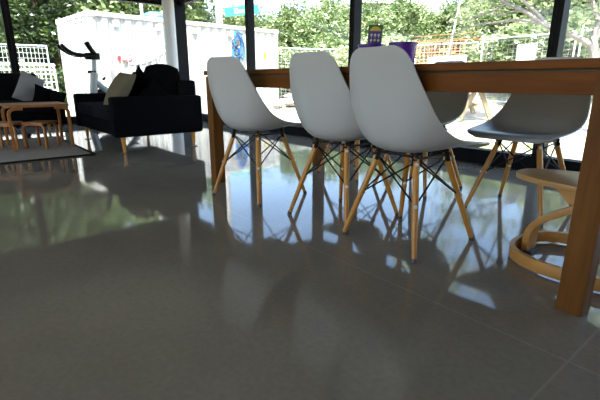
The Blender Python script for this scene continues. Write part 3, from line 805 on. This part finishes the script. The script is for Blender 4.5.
# rocks and timber by the grass
rocks = [(-12.9, 9.45, .20, 'large grey rock at the left of the heap on the grass'), (-12.35, 9.95, .30, 'broad grey rock at the front of the heap'), (-13.2, 10.4, .20, 'pale rock at the back of the heap'),
         (-12.0, 10.7, .20, 'small rock at the right of the heap'), (-12.7, 10.0, .20, 'grey rock lying on top of the heap'), (-11.6, 10.2, .15, 'smallest rock, alone right of the heap')]
for k, (x, y, r, lab) in enumerate(rocks):
    bm = bmesh.new(); bmesh.ops.create_icosphere(bm, subdivisions=3, radius=r)
    for v in bm.verts:
        n_ = 1 + .45 * noise.noise(v.co * (2.2 / r * .3) + Vector((k * 7, 0, 0))) ; v.co = Vector((v.co.x * 1.35 * n_, v.co.y * n_, v.co.z * .62 * n_))
    zmin = min(v.co.z for v in bm.verts)
    o = finish('rock', bm, M['rock'], None, False); o.location = (x, y, GZ + rise(x, y) - zmin - .02 + (.24 if 'on top' in lab else 0)); o.rotation_euler = (0, 0, k * 1.1)
    tag(o, lab, 'rock', 'rocks heaped in the yard')
t = thing('timber_trestle', 'weathered timber trestle bench on the grass beyond the far chairs', 'trestle', (-5.6, 10.0, GZ + rise(0, 10.2)), R(-38))
boxo('plank', (-1.0, .55, -.2, .2, .62, .69), M['bench'], t, .01)
for s in (-1, 1):
    for q in (-.55, .35):
        bm = bmesh.new(); sweep(bm, [(q, s * .08, .62), (q + .08 * s, s * .34, 0)], rect(.10, .06), up=Vector((1, 0, 0))); finish('leg', bm, M['bench'], t, False, .006)
boxo('brace', (-.52, .38, -.025, .025, .30, .36), M['bench'], t)

# ---- houses on the hill
def house(label, loc, rz, w, d, h, roof, rm):
    t = thing('house', label, 'house', loc, rz)
    boxo('house_walls', (-w / 2, w / 2, -d / 2, d / 2, -2, h), M['house_wall'], t)
    bm = bmesh.new(); o_ = .4
    a = [(-w / 2 - o_, -d / 2 - o_, h), (w / 2 + o_, -d / 2 - o_, h), (w / 2 + o_, d / 2 + o_, h), (-w / 2 - o_, d / 2 + o_, h), (-w / 4, 0, h + roof), (w / 4, 0, h + roof)]
    v = [bm.verts.new(p) for p in a]
    for f in ((0, 1, 5, 4), (1, 2, 5), (2, 3, 4, 5), (3, 0, 4), (3, 2, 1, 0)): bm.faces.new([v[i] for i in f])
    finish('roof', bm, rm, t)
    for k in range(3):
        x = -w / 2 + w * (k + .5) / 3; boxo('house_window', (x - .45, x + .45, -d / 2 - .03, -d / 2 + .01, h - 1.7, h - .6), M['house_glass'], t)
    return t
house('grey house high on the slope, seen above the purple tubs', (-24.5, 28.2, 3.6), R(-30), 6, 5, 2.4, 1.2, M['house_wall'])
house('red-roofed house on the slope above the orange mesh', (-19.6, 31.0, 2.0), R(-30), 6, 5, 2.2, 1.5, M['roof_red'])

# ---- trees
def crown_mesh(name, seed, n_leaf, blobs, leaf, mat, hol=.55):
    rs = np.random.RandomState(seed)
    bl = np.array(blobs, float)          # x,y,z,rx,ry,rz
    vol = bl[:, 3] * bl[:, 4] * bl[:, 5]; pick = rs.choice(len(bl), n_leaf, p=(vol ** .8) / (vol ** .8).sum())
    # leaves gathered into twig clusters
    nc = n_leaf // 14; cp = rs.choice(len(bl), nc, p=(vol ** .8) / (vol ** .8).sum())
    d = rs.normal(size=(nc, 3)); d /= np.linalg.norm(d, axis=1)[:, None]
    rad = hol + (1 - hol) * rs.rand(nc) ** .7
    cc = bl[cp, :3] + d * rad[:, None] * bl[cp, 3:]
    ci = rs.randint(0, nc, n_leaf)
    P = cc[ci] + rs.normal(size=(n_leaf, 3)) * leaf * 1.5
    u = rs.normal(size=(n_leaf, 3)); u[:, 2] *= .5; u /= np.linalg.norm(u, axis=1)[:, None]
    w = rs.normal(size=(n_leaf, 3)); w = np.cross(u, w); w /= np.linalg.norm(w, axis=1)[:, None]
    s = leaf * (.6 + .8 * rs.rand(n_leaf))[:, None]
    V = np.stack([P - u * s, P + w * s * .45, P + u * s, P - w * s * .45], 1).reshape(-1, 3)
    me = bpy.data.meshes.new(name); n = n_leaf
    me.vertices.add(4 * n); me.vertices.foreach_set('co', V.astype(np.float32).ravel())
    me.loops.add(4 * n); me.loops.foreach_set('vertex_index', np.arange(4 * n, dtype=np.int32))
    me.polygons.add(n); me.polygons.foreach_set('loop_start', np.arange(0, 4 * n, 4, dtype=np.int32)); me.polygons.foreach_set('loop_total', np.full(n, 4, dtype=np.int32))
    me.update(calc_edges=True); me.validate(); me.materials.append(mat); return me
def trunk_bm(seed, H, r, br):
    rnd = random.Random(seed); bm = bmesh.new()
    pts = [(0, 0, 0)]; 
    for k in range(1, 6): pts.append((rnd.uniform(-.08, .08) * k, rnd.uniform(-.08, .08) * k, H * k / 5))
    tube(bm, smooth_path(pts, 3), r, 9, list(np.linspace(1.1, .35, 16)))
    for k in range(br):
        z = H * rnd.uniform(.35, .9); a = rnd.uniform(0, 6.28); l = rnd.uniform(.3, .5) * H
        p0 = Vector((0, 0, z)); p1 = p0 + Vector((math.cos(a) * l * .5, math.sin(a) * l * .5, l * .25)); p2 = p0 + Vector((math.cos(a + .2) * l, math.sin(a + .2) * l, l * .6))
        tube(bm, smooth_path([p0, p1, p2], 4), r * .4, 6, list(np.linspace(1, .3, 9)))
    return bm
def blobs(seed, n, R0, zc, rz_, br):
    rnd = random.Random(seed); out = [(0, 0, zc, R0 * .75, R0 * .75, rz_ * .8)]
    for k in range(n):
        a = rnd.uniform(0, 6.28); r = rnd.uniform(.35, 1.0) * R0 * .7
        out.append((r * math.cos(a), r * math.sin(a), zc + rnd.uniform(-.75, .8) * rz_, br * rnd.uniform(.7, 1.2), br * rnd.uniform(.7, 1.2), br * rnd.uniform(.6, .9)))
    return out
protos = {}
def tree_proto(key, seed, mat, n_leaf, H, R0, leaf):
    me = crown_mesh('crown', seed, n_leaf, blobs(seed, 13, R0, H * .60, H * .40, R0 * .45), leaf, M[mat])
    bm = trunk_bm(seed, H * .85, H * .028, 7); bmesh.ops.recalc_face_normals(bm, faces=bm.faces)
    tm = bpy.data.meshes.new('trunk'); bm.to_mesh(tm); bm.free(); tm.materials.append(M['bark'])
    protos[key] = (me, tm, H)
tree_proto('dark1', 11, 'leaf_dark', 15000, 6.5, 2.6, .095)
tree_proto('dark2', 12, 'leaf_dark', 15000, 6.5, 2.4, .09)
tree_proto('mid1', 13, 'leaf_mid', 9000, 5.0, 2.3, .12)
tree_proto('mid2', 14, 'leaf_mid', 9000, 5.0, 2.2, .11)
tree_proto('pale1', 15, 'leaf_pale', 8000, 4.6, 2.2, .11)
tree_proto('pale2', 16, 'leaf_pale', 8000, 4.6, 2.0, .12)
protos['bush1'] = (crown_mesh('bush', 21, 6000, blobs(21, 10, 1.1, .75, .6, .55), .07, M['leaf_mid']), None, 1.6)
protos['bush2'] = (crown_mesh('bush', 22, 6000, blobs(22, 10, 1.1, .75, .6, .55), .07, M['leaf_pale']), None, 1.6)
protos['bush3'] = (crown_mesh('bush', 23, 6000, blobs(23, 10, 1.1, .75, .6, .55), .07, M['leaf_dark']), None, 1.6)
def plant(key, x, y, s, rz, name, label, cat, group=None, dz=0):
    me, tm, H = protos[key]
    z = GZ + rise(x, y) + hill_h(x, y) + dz
    t = thing(name, label, cat, (x, y, z - .05), rz, group); t.scale = (s, s, s)
    c = bpy.data.objects.new('crown', me); C.objects.link(c); c.parent = t
    if tm: k = bpy.data.objects.new('trunk', tm); C.objects.link(k); k.parent = t
    return t
rnd = random.Random(5)
def at(px, dist):   # direction of an image column, then distance along the ground
    a = R(50.56) - math.atan((px - 300) / 443.6)
    return -math.sin(a) * dist, math.cos(a) * dist
dark = 'tall dark green tree on the steep slope left of and above the container'
mid = 'bushy green tree in the belt behind the yard fences'
pale = 'pale sunlit yellow-green tree in the belt behind the yard fences'
# left: steep wooded slope
for (px, d, k, s) in [(-70, 21, 'dark1', 1.0), (-35, 25, 'mid1', 1.3), (-15, 21.5, 'dark2', 1.05), (18, 23, 'dark1', 1.1), (40, 20.5, 'dark2', .95), (62, 24, 'dark1', 1.15), (92, 22.5, 'mid1', 1.25), (70, 28, 'mid2', 1.5),
                      (118, 24, 'dark2', 1.05), (142, 25, 'mid2', 1.3), (166, 23.5, 'mid1', 1.2), (120, 31, 'dark1', 1.3), (20, 29, 'mid2', 1.5), (-50, 30, 'dark1', 1.4), (160, 31, 'dark2', 1.2), (-110, 24, 'dark2', 1.2), (-150, 26, 'dark1', 1.3)]:
    x, y = at(px, d); plant(k, x, y, s, rnd.uniform(0, 6.28), 'slope_tree', dark, 'tree', 'trees on the steep slope')
# right: lower belt
for (px, d, k, s) in [(192, 24, 'pale1', 0.81), (212, 22.5, 'mid1', 0.68), (236, 24, 'pale2', 0.78), (262, 22.5, 'mid2', 0.70), (284, 21.5, 'mid1', 0.68), (300, 23, 'pale1', 0.69), (318, 20, 'mid2', 0.67), (338, 23, 'pale2', 0.82), (362, 24, 'mid1', 0.69), (385, 21, 'mid2', 0.72),
                      (408, 24, 'pale1', 0.79), (432, 22, 'mid1', 0.65), (458, 23, 'pale2', 0.77), (480, 20, 'mid2', 0.71), (502, 22, 'pale1', 0.79), (528, 20, 'mid1', 0.72), (552, 18.5, 'pale2', 0.74), (578, 20, 'mid2', 0.79), (606, 18, 'mid1', 0.77), (640, 19, 'pale1', 0.77), (680, 20, 'mid2', 0.77)]:
    x, y = at(px, d)
    lab, gr = (mid, 'green trees behind the yard') if k.startswith('mid') else (pale, 'pale trees behind the yard')
    plant(k, x, y, s, rnd.uniform(0, 6.28), 'belt_tree', lab, 'tree', gr)
# shrubs close behind the fences
for (px, d, k, s) in [(5, 17.8, 'bush3', 1.1), (25, 18.3, 'bush1', 1.0), (45, 18.6, 'bush3', 1.0), (285, 18.6, 'bush1', 1.2), (300, 18.2, 'bush2', 1.1), (320, 18.4, 'bush3', 1.2), (340, 17.6, 'bush1', 1.2), (368, 16, 'bush2', 1.2), (390, 16.8, 'bush1', 1.1), (412, 18, 'bush2', 1.1), (436, 17.6, 'bush3', 1.0), (458, 17.4, 'bush1', 1.1), (478, 16.6, 'bush3', 1.1),
                      (498, 14.2, 'bush2', 1.15), (518, 14, 'bush1', 1.1), (540, 13.6, 'bush2', 1.05), (562, 13.8, 'bush1', 1.15), (585, 13.2, 'bush3', 1.1), (606, 13, 'bush1', 1.0), (640, 13.5, 'bush2', 1.1)]:
    x, y = at(px, d)
    lab = {'bush1': 'green shrub growing low behind the yard fences', 'bush2': 'pale yellow-green shrub low behind the yard fences', 'bush3': 'dark green shrub growing low behind the yard fences'}[k]
    plant(k, x, y, s, rnd.uniform(0, 6.28), 'shrub', lab, 'shrub', {'bush1': 'green shrubs', 'bush2': 'pale shrubs', 'bush3': 'dark shrubs'}[k] + ' behind the fences')

# ---- pale-barked tree at the right, with bare spreading limbs
t = thing('pale_barked_tree', 'pale-barked tree with bare spreading limbs at the right windows', 'tree', (-2.7, 9.6, GZ))
bm = bmesh.new()
def rel(pts, dy=0): return smooth_path([(x + 2.7, y - 9.6, z - GZ) for x, y, z in pts], 4)
def br(pts, r, k1=.4):
    p = rel(pts); tube(bm, p, r, 8, list(np.linspace(1, k1, len(p))))
br([(-2.7, 9.6, GZ), (-2.85, 9.6, .6), (-3.05, 9.6, 1.3), (-3.0, 9.7, 1.9), (-2.85, 9.8, 2.8), (-2.6, 9.9, 4.0)], .10, .5)
br([(-3.04, 9.6, 1.28), (-3.44, 9.55, 1.52), (-3.88, 9.5, 1.70), (-4.35, 9.5, 2.02), (-4.9, 9.5, 2.32), (-5.6, 9.4, 2.9), (-6.3, 9.2, 3.7)], .060)
br([(-3.88, 9.5, 1.72), (-4.12, 9.5, 1.98), (-4.40, 9.45, 2.25), (-4.6, 9.3, 2.8), (-4.9, 9.1, 3.6)], .040)
br([(-3.88, 9.5, 1.72), (-4.4, 9.5, 1.86), (-4.85, 9.5, 1.87), (-5.5, 9.5, 1.84), (-6.06, 9.5, 1.62), (-6.4, 9.5, 1.36)], .032, .4)
br([(-4.75, 9.5, 2.22), (-5.1, 9.5, 2.09), (-5.6, 9.5, 1.99), (-6.0, 9.5, 1.9)], .025, .4)
br([(-3.05, 9.6, 1.75), (-3.25, 9.5, 2.2), (-3.7, 9.3, 2.8), (-4.3, 9.0, 3.6)], .05)
br([(-2.9, 9.7, 2.3), (-2.4, 9.6, 2.9), (-1.8, 9.4, 3.6)], .07)
br([(-4.35, 9.5, 2.02), (-4.6, 9.5, 2.05), (-4.95, 9.5, 2.0), (-5.2, 9.4, 2.12)], .018)
finish('limbs', bm, M['pale_bark'], t, True)
rr = random.Random(3)
bl = [(-5.6, 9.2, 3.3), (-6.2, 8.9, 3.9), (-4.7, 8.9, 3.6), (-4.2, 8.8, 3.9), (-3.6, 9.0, 3.3), (-2.5, 9.6, 4.2), (-1.8, 9.3, 3.7), (-5.2, 9.0, 4.2), (-3.2, 8.9, 4.4), (-2.9, 9.6, 2.6), (-3.4, 9.4, 2.5), (-5.9, 9.5, 2.7), (-2.3, 9.5, 2.9)]
bl += [(-4.4, 9.7, 2.6), (-3.6, 9.8, 2.2), (-5.1, 9.7, 2.4), (-3.1, 9.8, 1.9), (-5.7, 9.7, 2.1)]
me = crown_mesh('leaf_sprays', 41, 5200, [(x + 2.7, y - 9.6, z - GZ, .62, .6, .42) for x, y, z in bl], .055, M['leaf_pale'], .2)
c = bpy.data.objects.new('leaf_sprays', me); C.objects.link(c); c.parent = t

# ------------------------------------------------------------------ light
w = bpy.data.worlds.new('sky'); sc.world = w; w.use_nodes = True; nt = w.node_tree; nt.nodes.clear()
sky = nt.nodes.new('ShaderNodeTexSky'); sky.sky_type = 'NISHITA'; sky.sun_disc = False; sky.sun_elevation = R(58)
sky.air_density = 1.0; sky.dust_density = 1.6; sky.ozone_density = 1.0
bg = nt.nodes.new('ShaderNodeBackground'); out = nt.nodes.new('ShaderNodeOutputWorld')
nt.links.new(sky.outputs[0], bg.inputs[0]); nt.links.new(bg.outputs[0], out.inputs[0]); bg.inputs[1].default_value = .85
sund = Vector((.42, -.36, .95)).normalized()       # towards the sun
sky.sun_rotation = math.atan2(sund.x, sund.y)
sl = bpy.data.lights.new('sun', 'SUN'); sl.energy = 19.0; sl.angle = R(.6); sl.color = (1, .96, .90)
so = bpy.data.objects.new('sun', sl); C.objects.link(so); so.rotation_euler = sund.to_track_quat('Z', 'Y').to_euler(); so.location = (0, 0, 12)
# fill lamp added behind the camera to brighten the chair backs and room
al = bpy.data.lights.new('rear_fill_light', 'AREA'); al.shape = 'RECTANGLE'; al.size = 6.8; al.size_y = 1.7; al.energy = 26; al.color = (1.0, .95, .88)
ao = bpy.data.objects.new('rear_fill_light', al); C.objects.link(ao); ao.location = (-1.5, Y0 + .02, 1.4); ao.rotation_euler = (R(72), 0, 0)

sc.view_settings.view_transform = 'Standard'; sc.view_settings.look = 'None'; sc.view_settings.exposure = 0.0; sc.view_settings.gamma = 1
sc.view_settings.use_curve_mapping = False
sc.cycles.use_denoising = True
sc.cycles.max_bounces = 8; sc.cycles.transparent_max_bounces = 12; sc.cycles.diffuse_bounces = 3
sc.cycles.sample_clamp_indirect = 6; sc.cycles.caustics_reflective = False
